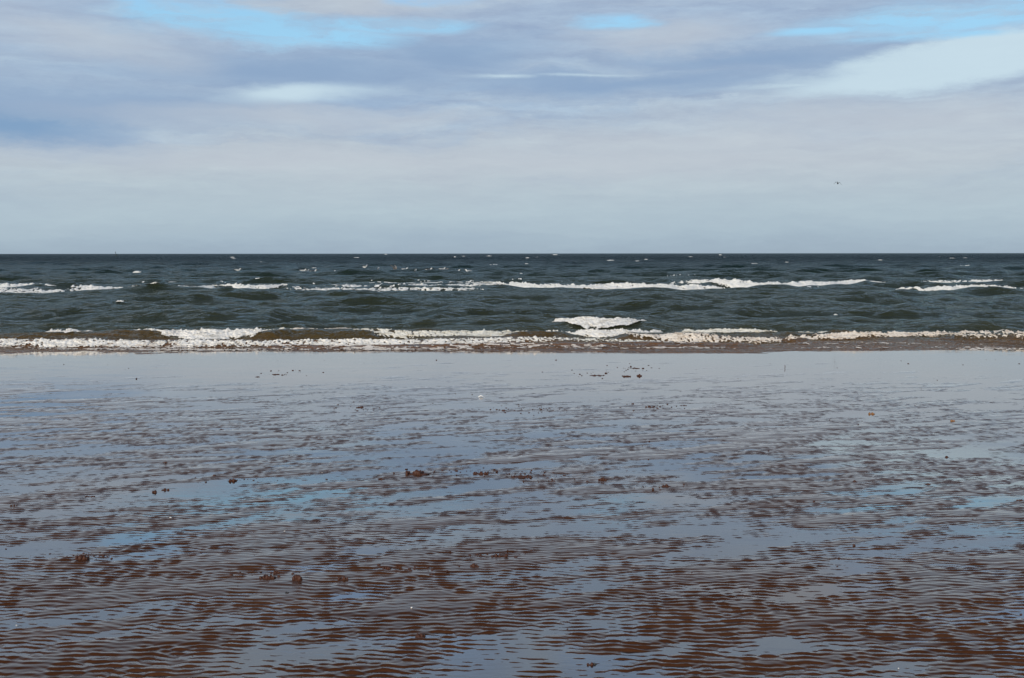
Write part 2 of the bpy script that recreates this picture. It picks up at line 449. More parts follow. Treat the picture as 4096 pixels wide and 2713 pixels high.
# pools (negative) and low banks (positive) seen on this beach: photo px, radius px, mm
RELIEF = [(750, 1990, 330, 45, -3.5), (1150, 2080, 260, 45, -3.5), (1750, 2130, 330, 70, -3.5), (2000, 2330, 300, 90, -3.2),
          (1450, 2250, 200, 40, -2.5), (3350, 2190, 380, 80, -3.5), (2850, 2350, 250, 70, -3.5), (3600, 1900, 200, 60, -3.0), (3900, 1790, 250, 50, -4),
          (200, 2560, 380, 110, -3.6), (620, 2520, 250, 60, -3.0), (2000, 2680, 260, 60, -3), (1800, 2560, 200, 60, -2.0), (1000, 2420, 200, 40, -3.0),
          (3550, 2450, 220, 60, -2.5), (2500, 2180, 300, 60, -2.0), (700, 1800, 400, 40, -2.5), (1800, 1750, 300, 35, -2),
          (450, 2250, 330, 60, 2.6), (850, 2290, 300, 60, 2.2), (1650, 2350, 200, 50, 2.8), (1750, 2420, 200, 30, 2.0), (2000, 2220, 140, 30, 2.6),
          (1350, 2080, 150, 25, 3.0), (1250, 1780, 330, 30, 1.8), (400, 1760, 300, 40, 2.2), (950, 1590, 120, 12, 5.0), (300, 1595, 260, 14, 4.0),
          (550, 1600, 160, 14, 4.0), (1000, 1730, 250, 25, 2.2), (3400, 1890, 350, 40, 2.8), (4000, 1900, 200, 40, 3.0), (3900, 2020, 250, 50, 2.5),
          (2850, 2500, 250, 60, 2.2), (3300, 2560, 350, 70, 2.0), (3950, 2620, 300, 60, 3.0), (300, 2050, 350, 50, 2.2), (750, 1900, 200, 25, 2.0),
          (2700, 2420, 200, 50, 2.2), (2450, 2640, 300, 60, 2.0), (700, 2640, 250, 40, 2.0), (2000, 2480, 200, 40, 1.8), (3800, 2460, 250, 60, 2.0),
          (3300, 1740, 500, 30, 1.6), (3750, 1640, 300, 18, 2.2), (1700, 1980, 250, 30, 2.0), (2950, 2010, 300, 30, 1.6), (850, 1710, 200, 18, 2.0)]
def sand_rel(x, y):
    """height of the sand against the water lying on it, metres"""
    lf = tile(lowf, x, y)
    z = np.interp(y, [6.5, 10, 15], [0.0046, 0.0035, 0.0018]) * (tile(ripple, x, y) + np.interp(y, [6, 11], [0.34, 0.14]) * tile(ZBR, x, y)) * (1 - 0.62 * smooth(lf, 0.4, 1.4)) + np.interp(y, [6, 9, 14, 16], [0.0030, 0.0036, 0.0036, 0.0030]) * lf
    for (px, py, rx, ry, mm) in RELIEF:
        c = at_z(px, py, 0.12); c2 = at_z(px, py - ry, 0.12)
        rwx = rx * c[1] / FPX; rwy = abs(c2[1] - c[1])
        q = ((x - c[0]) / rwx) ** 2 + ((y - c[1]) / rwy) ** 2
        z = z + mm * (0.00085 if mm > 0 else 0.00042) * np.exp(-q * 0.9)
    off = np.interp(y, [2, 4.2, 6, 8, 10, 12.5, 14.5, 16, 18, 20, 24], [-0.0014, -0.0012, -0.0008, -0.0007, -0.0004, 0.0002, 0.0016, 0.0036, 0.0056, 0.0090, 0.05])
    return z - off
ys = [2.3]
while ys[-1] < 19.0:
    Y = ys[-1]
    ys.append(Y + min(max(Y * Y / 1800 * 0.5, 0.0045), 0.0135))
ys = [-80, -30, -12, -5, -1, 1.2] + ys + [20, 21, 22, 24, 30, 45]
cs = np.linspace(-0.62, 0.62, 1150)
side = np.concatenate([np.geomspace(0.622, 2.4, 260), [2.8, 3.6, 5, 8, 14, 30, 80]])
cs = np.concatenate([-side[::-1], cs, side])
YY, CC = np.meshgrid(np.array(ys), cs, indexing='ij')
XX = CC * np.maximum(YY, 2.3)
ZZ = sand_rel(XX, YY)
ZZ = np.where(YY > 22.5, -0.06 - 0.03 * (YY - 22.5), ZZ)
sand = grid_mesh('sand_beach', XX, YY, film_z(YY) + ZZ, M_SAND)
tag(sand, 'rippled wet brown sand laid bare by the tide', kind='structure')

fy = np.array([-80.0, 0, 10, 20, 23.2]); fx = np.array([-180.0, -40, 0, 40, 180])
FY, FX = np.meshgrid(fy, fx, indexing='ij')
film = grid_mesh('shallow_water', FX, FY, film_z(FY) + 0.0, M_FILM)
tag(film, 'thin still water lying between the sand ripples', kind='structure')

# ------------------------------------------------------------------ sea surface
r = np.random.default_rng(21)
NW = 150
lam = np.exp(r.uniform(math.log(0.42), math.log(13.0), NW))
dirs = r.normal(0, 1, NW) * np.interp(lam, [0.4, 2, 13], [0.75, 0.48, 0.25])
kk = 2 * np.pi / lam
kxx = np.sin(dirs) * kk; kyy = -np.cos(dirs) * kk
phs = r.uniform(0, 2 * np.pi, NW)
stp = 0.033 * np.interp(lam, [0.4, 1.0, 2.5, 4.5, 7, 13], [0.75, 0.9, 1.15, 1.1, 0.75, 0.35])
amp = stp / kk
def ambient(x, y, finest=1.0):
    """choppy sea: horizontal and vertical displacement"""
    dx = np.zeros_like(x); dy = np.zeros_like(x); dz = np.zeros_like(x)
    shore = smooth(y, 20.8, 26.0) * 0.92 + 0.08
    longw = smooth(y, 30, 60)
    sp = 0.0042 * y * finest
    for i in range(NW):
        fade = np.clip((lam[i] / sp - 1.6) / 2.0, 0, 1)
        a = amp[i] * fade * shore
        if lam[i] > 5.0:
            a = a * (0.25 + 0.75 * longw)
        p = kxx[i] * x + kyy[i] * y + phs[i]
        s_, c_ = np.sin(p), np.cos(p)
        dz += a * c_
        dx -= a * (kxx[i] / kk[i]) * s_
        dy -= a * (kyy[i] / kk[i]) * s_
    return dx, dy, dz

# breakers and swells as read from the photo: control points (x, y of crest, y of foot), depth of the face in m
class Ridge:
    def __init__(s, pts, face, back=None, foot_z=0.02, taper=0.5):
        X, YC, ZC = [], [], []
        for (px, yt, yb) in pts:
            f = at_z(px, yb, foot_z)
            Yc = f[1] + face
            top = at_y(px, yt, Yc)
            X.append(top[0]); YC.append(Yc); ZC.append(max(top[2], 0.03))
        s.X, s.YC, s.ZC = map(np.array, (X, YC, ZC))
        s.face = face; s.back = back or face * 3.2; s.taper = taper
        g_ = 1.1 if taper == 0.8 else 0.25 if taper == 0.35 else 0
        s.X[0] -= g_; s.X[-1] += g_
    def crest(s, x, seed=0):
        wob = 0.10 * s.face * perlin(x * 1.3, x * 0 + 3.1, 5)
        yc = np.interp(x, s.X, s.YC) + wob * 2
        zc = np.interp(x, s.X, s.ZC)
        d = np.minimum(x - s.X[0], s.X[-1] - x)
        k = smooth(d, -s.taper, s.taper * 0.6)
        return yc, zc * k * (1 + 0.18 * perlin(x * 2.1, x * 0 + s.YC[0], 9))
    def height(s, x, y):
        yc, zc = s.crest(x)
        u = (y - yc)
        front = np.clip(1 + u / s.face, 0, 1)
        front = front ** 1.35
        bk = np.exp(-(np.maximum(u, 0) / s.back) ** 2 * 1.6)
        return zc * np.where(u < 0, front, bk)

FOAMS = [
 # name, ridge pts, face, material, label, coverage, lace, thickness
 ('A', [(-500, 1136, 1158), (-40, 1137, 1160), (160, 1136, 1159), (250, 1138, 1152)], 1.2, 'W', 'long white breaker on the outer sandbar cut by the left edge of the photo', 0.21, 0.60, 0.11),
 ('A', [(-60, 1155, 1168), (60, 1153, 1168), (175, 1156, 1167)], 0.9, 'W', 'thin foam line right below the breaker at the left edge of the outer bar', -0.04, 0.90, 0.07),
 ('A', [(395, 1152, 1164), (520, 1151, 1169), (650, 1147, 1171), (785, 1144, 1163)], 1.2, 'W', 'white breaker on the outer bar, second from the left edge', 0.95, 0.45, 0.11),
 ('A', [(925, 1145, 1154), (1000, 1141, 1157), (1062, 1144, 1153)], 1.1, 'W', 'short white breaker on the outer bar, alone in the gap between two longer ones', 0.21, 0.60, 0.11),
 ('A', [(1250, 1154, 1166), (1350, 1153, 1167), (1420, 1156, 1170), (1560, 1155, 1168), (1840, 1152, 1166)], 1.2, 'W', 'ragged lower foam line in front of the patchy breaker left of centre', -0.09, 1.00, 0.09),
 ('A', [(1440, 1140, 1152), (1530, 1135, 1152), (1700, 1136, 1153), (1910, 1137, 1150)], 1.4, 'W', 'patchy white breaker on the outer bar left of the dark gap near the centre', 0.06, 0.80, 0.11),
 ('A', [(1965, 1133, 1145), (2120, 1139, 1153), (2350, 1139, 1158), (2600, 1140, 1160), (2790, 1142, 1158)], 1.3, 'W', 'longest white breaker on the outer bar, just right of the dark gap', 0.21, 0.60, 0.13),
 ('A', [(2755, 1124, 1142), (2870, 1127, 1150), (3060, 1134, 1153), (3250, 1132, 1150), (3450, 1128, 1142)], 1.4, 'W', 'broad white breaker on the outer bar overlapping the longest one on its right', 0.26, 0.55, 0.13),
 ('A', [(3540, 1131, 1139), (3592, 1128, 1137)], 0.9, 'W', 'tiny foam cap on the outer bar between the long breakers and the right ones', 0.6, 0.5, 0.07),
 ('A', [(3625, 1133, 1139), (3720, 1130, 1137), (3815, 1130, 1137)], 0.9, 'W', 'thin upper foam streak on the outer bar above the low right breaker', -0.04, 0.90, 0.07),
 ('A', [(3680, 1151, 1161), (3800, 1150, 1168), (3960, 1150, 1162)], 1.0, 'W', 'low bright breaker below the thin streak at the right of the outer bar', 0.21, 0.60, 0.11),
 ('A', [(3910, 1130, 1138), (3975, 1127, 1138), (4025, 1130, 1139)], 1.0, 'W', 'small foam cap on the outer bar near the right edge of the photo', 0.45, 0.6, 0.07),
 ('A', [(4045, 1132, 1143), (4150, 1130, 1146), (4500, 1132, 1146)], 1.1, 'W', 'foam line running out of the photo at the right end of the outer bar', 0.6, 0.5, 0.09),
 ('A', [(2735, 1103, 1109), (2830, 1104, 1110)], 0.9, 'W', 'thin whitecap just behind the broad breaker right of centre', -0.04, 0.80, 0.07),
 ('B', [(2255, 1276, 1312), (2340, 1282, 1320), (2420, 1281, 1320), (2500, 1283, 1318), (2560, 1284, 1308)], 0.55, 'W', 'bright isolated white curl capping the dark swell right of centre', 0.75, 0.35, 0.07),
 ('C', [(235, 1316, 1345), (290, 1322, 1353), (360, 1328, 1350), (440, 1332, 1342)], 0.42, 'W', 'small white curl near the left edge on the inner surf line', 0.35, 0.45, 0.05),
 ('C', [(490, 1326, 1340), (560, 1325, 1338), (640, 1326, 1340)], 0.4, 'C', 'thin cream fringe along the crest of the olive wave at left', 0.0, 0.7, 0.03),
 ('C', [(600, 1324, 1352), (720, 1326, 1358), (860, 1327, 1360), (1010, 1326, 1358)], 0.5, 'W', 'long bright breaker left of the olive peaked wave on the inner surf line', 0.4, 0.4, 0.07),
 ('C', [(1000, 1335, 1352), (1060, 1320, 1342), (1120, 1315, 1338), (1180, 1325, 1345)], 0.4, 'C', 'broken spray fringe over the olive peaked wave left of centre', -0.25, 0.9, 0.04),
 ('C', [(1180, 1325, 1340), (1280, 1328, 1340), (1350, 1324, 1338), (1440, 1325, 1338)], 0.4, 'T', 'sandy fringe along the brown wave face left of centre', -0.12, 0.85, 0.03),
 ('C', [(1480, 1326, 1354), (1620, 1327, 1357), (1760, 1329, 1357), (1940, 1330, 1356), (2080, 1332, 1352)], 0.45, 'C', 'long cream coloured tumbling breaker at the centre of the inner surf', 0.12, 0.7, 0.05),
 ('C', [(2240, 1322, 1335), (2300, 1320, 1345), (2400, 1323, 1349), (2500, 1321, 1345), (2600, 1322, 1338)], 0.45, 'W', 'white breaker directly below the isolated curl right of centre', 0.3, 0.5, 0.06),
 ('C', [(2540, 1340, 1362), (2650, 1343, 1363), (2790, 1345, 1362)], 0.4, 'T', 'sandy brown breaker just right of and below the centre right curl', 0.05, 0.75, 0.04),
 ('C', [(2750, 1320, 1338), (2900, 1326, 1346), (3080, 1327, 1346), (3200, 1322, 1343), (3320, 1315, 1338)], 0.45, 'C', 'cream breaker running up to the left of the brown hump', 0.22, 0.6, 0.05),
 ('C', [(3385, 1315, 1340), (3500, 1319, 1342), (3700, 1320, 1342), (3850, 1314, 1338), (3990, 1315, 1336)], 0.45, 'T', 'sandy breaker running right from the brown hump', 0.12, 0.68, 0.05),
 ('C', [(4000, 1325, 1345), (4200, 1325, 1346), (4600, 1326, 1348)], 0.45, 'T', 'sandy breaker at the right edge of the inner surf', 0.1, 0.7, 0.05),
 ('D', [(-500, 1364, 1388), (0, 1362, 1387), (200, 1360, 1386), (420, 1363, 1386), (640, 1365, 1383), (900, 1366, 1383)], 0.36, 'W', 'long white foam front at the left along the water edge', 0.05, 0.80, 0.05),
 ('D', [(900, 1367, 1384), (1200, 1361, 1381), (1400, 1357, 1380), (1650, 1361, 1379), (1950, 1362, 1380), (2070, 1357, 1380), (2250, 1362, 1377)], 0.36, 'W', 'long white foam front at the centre along the water edge', 0.02, 0.85, 0.05),
 ('D', [(2260, 1356, 1372), (2500, 1360, 1376), (2700, 1364, 1378)], 0.34, 'C', 'lacy cream foam front right of centre along the water edge', -0.25, 1.10, 0.03),
 ('D', [(2680, 1345, 1365), (2780, 1337, 1368), (2900, 1348, 1367), (3120, 1348, 1366)], 0.4, 'T', 'sandy white foam front below the cream breaker right of centre', 0.08, 0.80, 0.05),
 ('D', [(3200, 1345, 1362), (3300, 1342, 1362), (3450, 1345, 1363), (3600, 1344, 1361), (3800, 1340, 1360)], 0.4, 'T', 'sandy white foam front below the brown hump', 0.12, 0.75, 0.06),
 ('D', [(3820, 1346, 1366), (4000, 1348, 1366), (4200, 1346, 1367), (4600, 1346, 1368)], 0.4, 'T', 'broken brown and white foam front at the right edge of the water', -0.23, 1.10, 0.05),
]
SWELLS = [   # the same without foam
 ([(1700, 1303, 1330), (2000, 1290, 1326), (2250, 1284, 1325), (2400, 1279, 1326), (2560, 1284, 1324), (2800, 1298, 1322)], 0.95, 1.5),
 ([(330, 1330, 1352), (480, 1329, 1358), (600, 1326, 1360), (700, 1326, 1360)], 0.42, 1.2),
 ([(980, 1338, 1362), (1060, 1328, 1362), (1120, 1322, 1360), (1190, 1330, 1358)], 0.42, 0.9),
 ([(1160, 1330, 1358), (1290, 1328, 1360), (1420, 1326, 1360), (1500, 1328, 1360)], 0.42, 1.1),
 ([(2050, 1332, 1360), (2150, 1326, 1358), (2280, 1330, 1356)], 0.42, 1.0),
 ([(2450, 1345, 1366), (2520, 1337, 1366), (2640, 1345, 1366)], 0.36, 0.8),
 ([(3270, 1330, 1350), (3330, 1314, 1350), (3410, 1318, 1350), (3460, 1328, 1348)], 0.42, 0.9),
 ([(3980, 1320, 1345), (4020, 1312, 1343), (4080, 1320, 1343)], 0.42, 0.9),
 ([(-300, 1338, 1360), (0, 1336, 1360), (160, 1338, 1360), (260, 1342, 1358)], 0.42, 1.2),
 ([(3120, 1350, 1366), (3150, 1346, 1366), (3220, 1350, 1366)], 0.3, 0.6),
 ([(1060, 1378, 1392), (1500, 1380, 1394), (2000, 1378, 1392), (2500, 1376, 1390), (3000, 1374, 1388)], 0.30, 0.5),
 # dark unbroken crests between the two surf lines and beyond
 ([(230, 1205, 1228), (330, 1198, 1230), (460, 1203, 1228)], 2.0, 3), ([(800, 1197, 1212), (900, 1190, 1213), (1010, 1196, 1212)], 1.8, 3),
 ([(1180, 1193, 1206), (1250, 1190, 1207), (1320, 1194, 1207)], 1.6, 3), ([(1010, 1245, 1280), (1110, 1236, 1284), (1230, 1246, 1280)], 1.5, 2.5),
 ([(640, 1245, 1262), (720, 1239, 1262), (800, 1245, 1262)], 1.4, 2.4), ([(0, 1243, 1256), (50, 1238, 1256), (110, 1243, 1256)], 1.4, 2.4),
 ([(1480, 1210, 1225), (1520, 1202, 1226), (1600, 1208, 1224)], 1.6, 2.6), ([(1680, 1250, 1264), (1760, 1240, 1266), (1850, 1248, 1264)], 1.3, 2.4),
 ([(1790, 1225, 1240), (1840, 1218, 1242), (1900, 1224, 1240)], 1.4, 2.4), ([(2050, 1242, 1256), (2200, 1236, 1258), (2320, 1243, 1256)], 1.3, 2.4),
 ([(2540, 1180, 1196), (2590, 1176, 1198), (2680, 1182, 1196)], 1.8, 3), ([(3060, 1240, 1262), (3130, 1231, 1264), (3220, 1240, 1262)], 1.5, 2.6),
 ([(3680, 1238, 1256), (3850, 1234, 1258), (4030, 1238, 1256)], 1.4, 2.4), ([(3640, 1296, 1312), (3850, 1288, 1314), (4090, 1292, 1312)], 0.9, 1.8),
 ([(2740, 1300, 1318), (2850, 1293, 1318), (2950, 1300, 1316)], 0.9, 1.8), ([(3280, 1262, 1274), (3330, 1257, 1275), (3400, 1262, 1274)], 1.2, 2),
 ([(200, 1120, 1132), (400, 1118, 1133), (640, 1122, 1134)], 2.2, 5), ([(1730, 1129, 1140), (1790, 1124, 1140), (1860, 1129, 1140)], 2.0, 4),
 ([(2250, 1116, 1127), (2450, 1112, 1128), (2600, 1118, 1128)], 2.4, 5), ([(2540, 1112, 1122), (2650, 1108, 1123), (2760, 1112, 1122)], 2.4, 5),
 ([(3400, 1134, 1152), (3460, 1131, 1153), (3520, 1135, 1152)], 1.4, 3), ([(1880, 1140, 1154), (1940, 1133, 1157), (2040, 1139, 1156)], 1.6, 3),
 ([(1830, 1064, 1072), (1950, 1059, 1072), (2190, 1062, 1072)], 4.0, 8), ([(3830, 1066, 1074), (3930, 1061, 1075), (4060, 1066, 1074)], 4.0, 8),
 ([(550, 1086, 1094), (600, 1082, 1094), (680, 1086, 1094)], 3.0, 6), ([(100, 1070, 1078), (150, 1067, 1078), (200, 1070, 1078)], 4, 8),
 ([(2060, 1098, 1108), (2120, 1094, 1108), (2180, 1098, 1108)], 3.0, 6), ([(3690, 1109, 1120), (3760, 1106, 1121), (3860, 1110, 1120)], 3.0, 5),
]
CAPS = [  # small whitecaps on open water: (x0, x1, y, thickness px)
 (1929, 2014, 1058, 11), (2032, 2092, 1092, 5), (192, 238, 1051, 6), (45, 75, 1056, 5), (532, 566, 1083, 8), (304, 336, 1121, 9),
 (464, 497, 1200, 6), (3790, 3820, 1062, 4), (3815, 3915, 1063, 10), (3925, 3950, 1062, 5), (2864, 2905, 1077, 6), (2925, 2965, 1080, 4),
 (3070, 3100, 1039, 4), (2428, 2458, 1040, 5), (2102, 2118, 1030, 4), (2136, 2156, 1028, 3), (1848, 1862, 1024, 3), (2560, 2590, 1060, 4),
 (2700, 2730, 1081, 4), (2540, 2560, 1043, 4), (2576, 2592, 1037, 4), (1815, 1825, 1026, 4), (1162, 1182, 1046, 4), (455, 475, 1040, 4),
 (2875, 2888, 1019, 3), (2890, 2908, 1029, 3), (3510, 3530, 1040, 3), (3750, 3770, 1028, 3), (3320, 3350, 1068, 3), (1945, 1968, 1023, 3),
 (1538, 1550, 1016, 3), (600, 612, 1040, 3), (2210, 2232, 1018, 3), (1980, 2000, 1041, 3), (3335, 3350, 1257, 5), (2260, 2290, 1063, 4), (2098, 2115, 1054, 3)]
_r = random.Random(5)
for _ in range(22):
    _y = 1027 + 50 * _r.random() ** 1.3; _x = _r.uniform(60, 4030)
    CAPS.append((_x, _x + _r.uniform(14, 34), _y, 1.6 + 1.4 * _r.random()))
RID = []
for f in FOAMS:
    RID.append(Ridge(f[1], f[2], taper=0.35 if f[0] != 'A' else 0.8))
ALLR = list(RID)
for pts, face, back in SWELLS:
    Yref = at_z(pts[0][0], pts[0][2], 0.02)[1]
    ALLR.append(Ridge(pts, face, back, taper=0.02 * Yref))
def ridges(x, y):
    z = np.zeros_like(x)
    for R_ in ALLR:
        lo_y, hi_y = R_.YC.min() - R_.face - 0.8, R_.YC.max() + 2.2 * R_.back + 0.8
        m = (y > lo_y) & (y < hi_y) & (x > R_.X[0] - R_.taper - 0.2) & (x < R_.X[-1] + R_.taper + 0.2)
        if m.any():
            z[m] = np.maximum(z[m], R_.height(x[m], y[m]))
    return z
def sea(x, y, finest=1.0):
    """full surface: displaced x, y, z"""
    dx, dy, dz = ambient(x, y, finest)
    near = 1 - smooth(y, 23, 30)
    chop = 0.012 * near * fbm(x * 2.2, y * 5.0, 3, 3) + 0.006 * near * fbm(x * 9, y * 16, 4, 3)
    rz_ = ridges(x, y)
    rough = rz_ * 0.10 * fbm(x * 3.0, y * 5.0, 8, 3) * smooth(-y, -60, -30)
    edge = -0.02 * (1 - smooth(y, 20.2, 21.2)) + 0.032 * fbm(x * 0.16, y * 0.5, 31, 4) * near
    damp = 1 - 0.6 * smooth(rz_, 0.02, 0.12)
    return x + dx, y + dy, dz * damp + rz_ + chop + rough + edge + 0.006
ys = [19.0]
while ys[-1] < 26000:
    Y = ys[-1]
    ys.append(Y + (0.022 if Y < 25.5 else 0.05 if Y < 30 else 0.0036 * Y if Y < 140 else 0.006 * Y if Y < 900 else 0.03 * Y))
cs = np.linspace(-0.58, 0.58, 1150)
side = np.concatenate([np.geomspace(0.582, 1.0, 130), [1.1, 1.3, 2, 3.5, 6, 12]])
cs = np.concatenate([-side[::-1], cs, side])
YY, CC = np.meshgrid(np.array(ys), cs, indexing='ij')
XX = CC * YY
SX, SY, SZ = sea(XX.ravel(), YY.ravel())
print('sea verts', SX.size)
sea_o = grid_mesh('sea', SX.reshape(XX.shape), SY.reshape(XX.shape), SZ.reshape(XX.shape), M_SEA)
tag(sea_o, 'dark choppy sea running to the horizon, brown with sand near the shore', kind='structure')

# ------------------------------------------------------------------ foam
def foam_strip(R_, mat, cover, lace, thick, seed, name):
    Yc = R_.YC.mean()
    px = Yc / 1125.0
    ds = max(0.013, px * 0.62)
    x0, x1 = R_.X[0] - 0.1, R_.X[-1] + 0.1
    n = int((x1 - x0) / ds) + 2
    face = R_.face
    depth = face * 1.55
    dt = max(0.012, face / 34)
    m = int(depth / dt) + 2
    xs = np.linspace(x0, x1, n)
    ycr, zcr = R_.crest(xs)
    tt = np.linspace(-1.05, 0.5, m)                       # -1 foot, 0 crest, +0.5 behind
    Tt, Xg = np.meshgrid(tt, xs, indexing='ij')
    Yg = ycr[None, :] + Tt * face
    Xg = Xg.copy()
    sc_ = 1.0 / max(face, 0.4)
    # ragged outline: noisy top and bottom, tapered ends
    endd = np.minimum(Xg - R_.X[0], R_.X[-1] - Xg) / (0.3 if 26 < Yc < 30 else max(0.6, 0.035 * Yc))
    n1 = fbm(Xg * 1.9 * sc_ + 50, Tt * 1.3, seed, 4, 0.55)
    n2 = fbm(Xg * 6.5 * sc_, Tt * 4.0 + 7, seed + 3, 4, 0.55)
    slow = fbm(Xg * 0.5 * sc_, Xg * 0 + 2.2, seed + 9, 3)
    e = np.clip(endd + 0.35 * n1, 0.0, 1) ** 0.6
    lowl = -0.35 - 0.62 * e - 0.25 * n1 - 0.25 * slow
    topl = -0.12 + 0.32 * e + 0.35 * n1
    body = np.minimum((Tt - lowl) / 0.35, (topl - Tt) / 0.22)
    body = np.minimum(body, endd * 3 + 0.3)
    field = np.clip(body, -1, 1) * 0.8 + cover + lace * 2.3 * n2 + 0.5 * n1 + 0.6 * slow
    field = field + 0.45 * fbm(Xg * 1.4 * sc_, Tt * 0.7 + seed, seed + 21, 2) * smooth(np.abs(Tt + 0.35), 0.1, 0.5)
    keep = field > 0.16
    big = sc_ if R_.face < 0.8 else sc_ * 1.5
    wx = Xg + 0.10 / sc_ * fbm(Xg * 3 * sc_, Tt * 2, seed + 15, 2)
    bil = 0.75 * billow(wx * 3.4 * big, Tt * 2.2 + Xg * 0.7, seed + 5, 4, 0.6)
    bil = bil + 0.25 * fbm(Xg * 11 * sc_, Tt * 7, seed + 6, 3, 0.6)
    fill = smooth(field, 0.16, 0.95)
    zs = 0.72 * thick * fill * (0.3 + 1.7 * bil) + 0.003
    sx_, sy_, sz_ = sea(Xg.ravel(), Yg.ravel())
    sx_ = sx_.reshape(Xg.shape); sy_ = sy_.reshape(Xg.shape); sz_ = sz_.reshape(Xg.shape)
    spray = np.maximum(0, fbm(Xg * 5 * sc_, Tt * 1.5, seed + 7, 4, 0.6)) * smooth(Tt, -0.5, 0.1) * thick * 1.3
    return grid_mesh(name, sx_, sy_ - zs * 0.9, sz_ + zs * 0.7 + spray * fill, mat, keep, attr=np.clip((field - 0.16) / 0.6, 0, 1))
MATS = {'W': M_SURF, 'C': M_FOAM_CREAM, 'T': M_FOAM_TAN}
GRP = {'A': 'breakers on the outer sandbar', 'B': 'breakers on the outer sandbar', 'C': 'breakers of the inner surf', 'D': 'foam fronts along the water edge'}
for i, f in enumerate(FOAMS):
    o = foam_strip(RID[i], M_BAR if f[0] == 'A' else MATS[f[3]], f[5], f[6], f[7], 40 + i * 7, 'breaking_wave')
    tag(o, f[4], 'breaking wave' if f[0] != 'D' else 'foam front', None if f[0] == 'B' else GRP[f[0]])
    if f[0] == 'D': o.name = 'foam_front'

# lace of spent foam drifting on the swash and behind the breakers
def lace_patch(x0, x1, y0, y1, thr, seed, fx=3.0, fy=9.0, ds=0.02, dt=0.02, env=None):
    xs = np.arange(x0, x1, ds); yy = np.arange(y0, y1, dt)
    Yg, Xg = np.meshgrid(yy, xs, indexing='ij')
    a = 1 - np.abs(perlin(Xg * fx, Yg * fy, seed)) * 2.2
    b_ = 1 - np.abs(perlin(Xg * fx * 2.3, Yg * fy * 2.1, seed + 4)) * 2.2
    c = fbm(Xg * 0.5, Yg * 1.6, seed + 8, 3)
    fld = 0.5 * a + 0.35 * b_ + 0.9 * c
    if env is not None: fld = fld + env(Xg, Yg)
    keep = fld > thr
    sx_, sy_, sz_ = sea(Xg.ravel(), Yg.ravel())
    z = sz_.reshape(Xg.shape) + 0.004 + 0.02 * smooth(fld, thr, thr + 0.5) * (0.3 + billow(Xg * 9, Yg * 14, seed))
    return sx_.reshape(Xg.shape), sy_.reshape(Xg.shape), z, keep
LACE = [(-13, 13, 20.9, 22.0, 0.62, 301, lambda X, Y: 0.10 * (1 - np.abs(Y - 21.35) / 0.3)), ]
p = lace_patch(-13, 13, 20.75, 22.0, 0.52, 301, 2.6, 8.0, 0.022, 0.02, lambda X, Y: 0.12 - 0.5 * smooth(-Y, -21.1, -20.8) - 0.12 * smooth(X, -2, 3))
o = grid_mesh('surf_foam', *p[:3], M_LACE, p[3])
tag(o, 'thin lace of sandy foam spread over the brown swash', kind='stuff')
p = lace_patch(-32, 32, 52, 66, 0.88, 401, 0.9, 2.0, 0.06, 0.10, lambda X, Y: 0.3 * np.exp(-((X + 4) / 9) ** 2) * np.exp(-((Y - 60) / 4) ** 2))
o = grid_mesh('drifting_foam', *p[:3], M_FOAM, p[3])
tag(o, 'broken foam streaks drifting around the outer sandbar', kind='stuff')

# whitecaps
for i, (x0, x1, y, th) in enumerate(CAPS):
    face = max(0.8, th / 4500 * at_z(x0, y + th, 0.05)[1] * 2.0)
    pts = [(x0, y + th * 0.3, y + th), ((x0 + x1) / 2, y, y + th), (x1, y + th * 0.4, y + th * 0.9)]
    f0 = at_z((x0 + x1) / 2, y + th * 0.6, 0.12)
    n = max(14, int((x1 - x0) / 1.6)); m = 12
    X0 = at_z(x0, y, 0.12)[0] * f0[1] / at_z(x0, y, 0.12)[1]; X1 = at_z(x1, y, 0.12)[0] * f0[1] / at_z(x1, y, 0.12)[1]
    hgt = th * f0[1] / FPX * 0.9
    a = np.linspace(-1, 1, n); bb = np.linspace(0, 1, m)
    Bg, Ag = np.meshgrid(bb, a, indexing='ij')
    nz = fbm(Ag * 3 + i * 9, Bg * 2, 77 + i, 3)
    env = np.sqrt(np.clip(1 - Ag ** 2, 0, 1)) ** 0.7
    Xg = (X0 + X1) / 2 + Ag * (X1 - X0) / 2
    Yg = f0[1] + (Bg - 0.5) * hgt * 3 + nz * hgt
    hz = hgt * env * (0.75 + 0.8 * nz) * np.sin(np.pi * np.clip(Bg, 0, 1)) ** 0.8
    _, _, zz = sea(np.array([f0[0]]), np.array([f0[1]]), 1.0)
    zb_ = at_y((x0 + x1) / 2, y + th * 0.8, f0[1])[2]
    keep = (env > 0.12) & (np.abs(nz) < 0.75)
    o = grid_mesh('whitecap', Xg, Yg, zb_ + hz - 0.02 * (1 - env), M_FOAM, keep)
    CAPS[i] = (o, x0, x1, y)
CAP_LABEL = {0: 'broad far whitecap left of a dark swell, centre of the open sea', 1: 'thin whitecap below the broad far one at the centre',
             2: 'whitecap far out above and right of the left edge corner', 4: 'whitecap halfway between the left breaker and the swimming gulls',
             5: 'round little whitecap just above the first outer breaker at left', 6: 'small fleck of foam on the dark waves inside the outer bar at left',
             8: 'broad far whitecap near the right edge of the open sea', 10: 'whitecap out beyond the broad breaker right of centre',
             34: 'lone fleck of foam on a dark wave inside the outer bar at right'}
for i, (o, x0, x1, y) in enumerate(CAPS):
    tag(o, CAP_LABEL.get(i, 'tiny whitecap on the far open sea'), 'whitecap', 'whitecaps on the open sea')

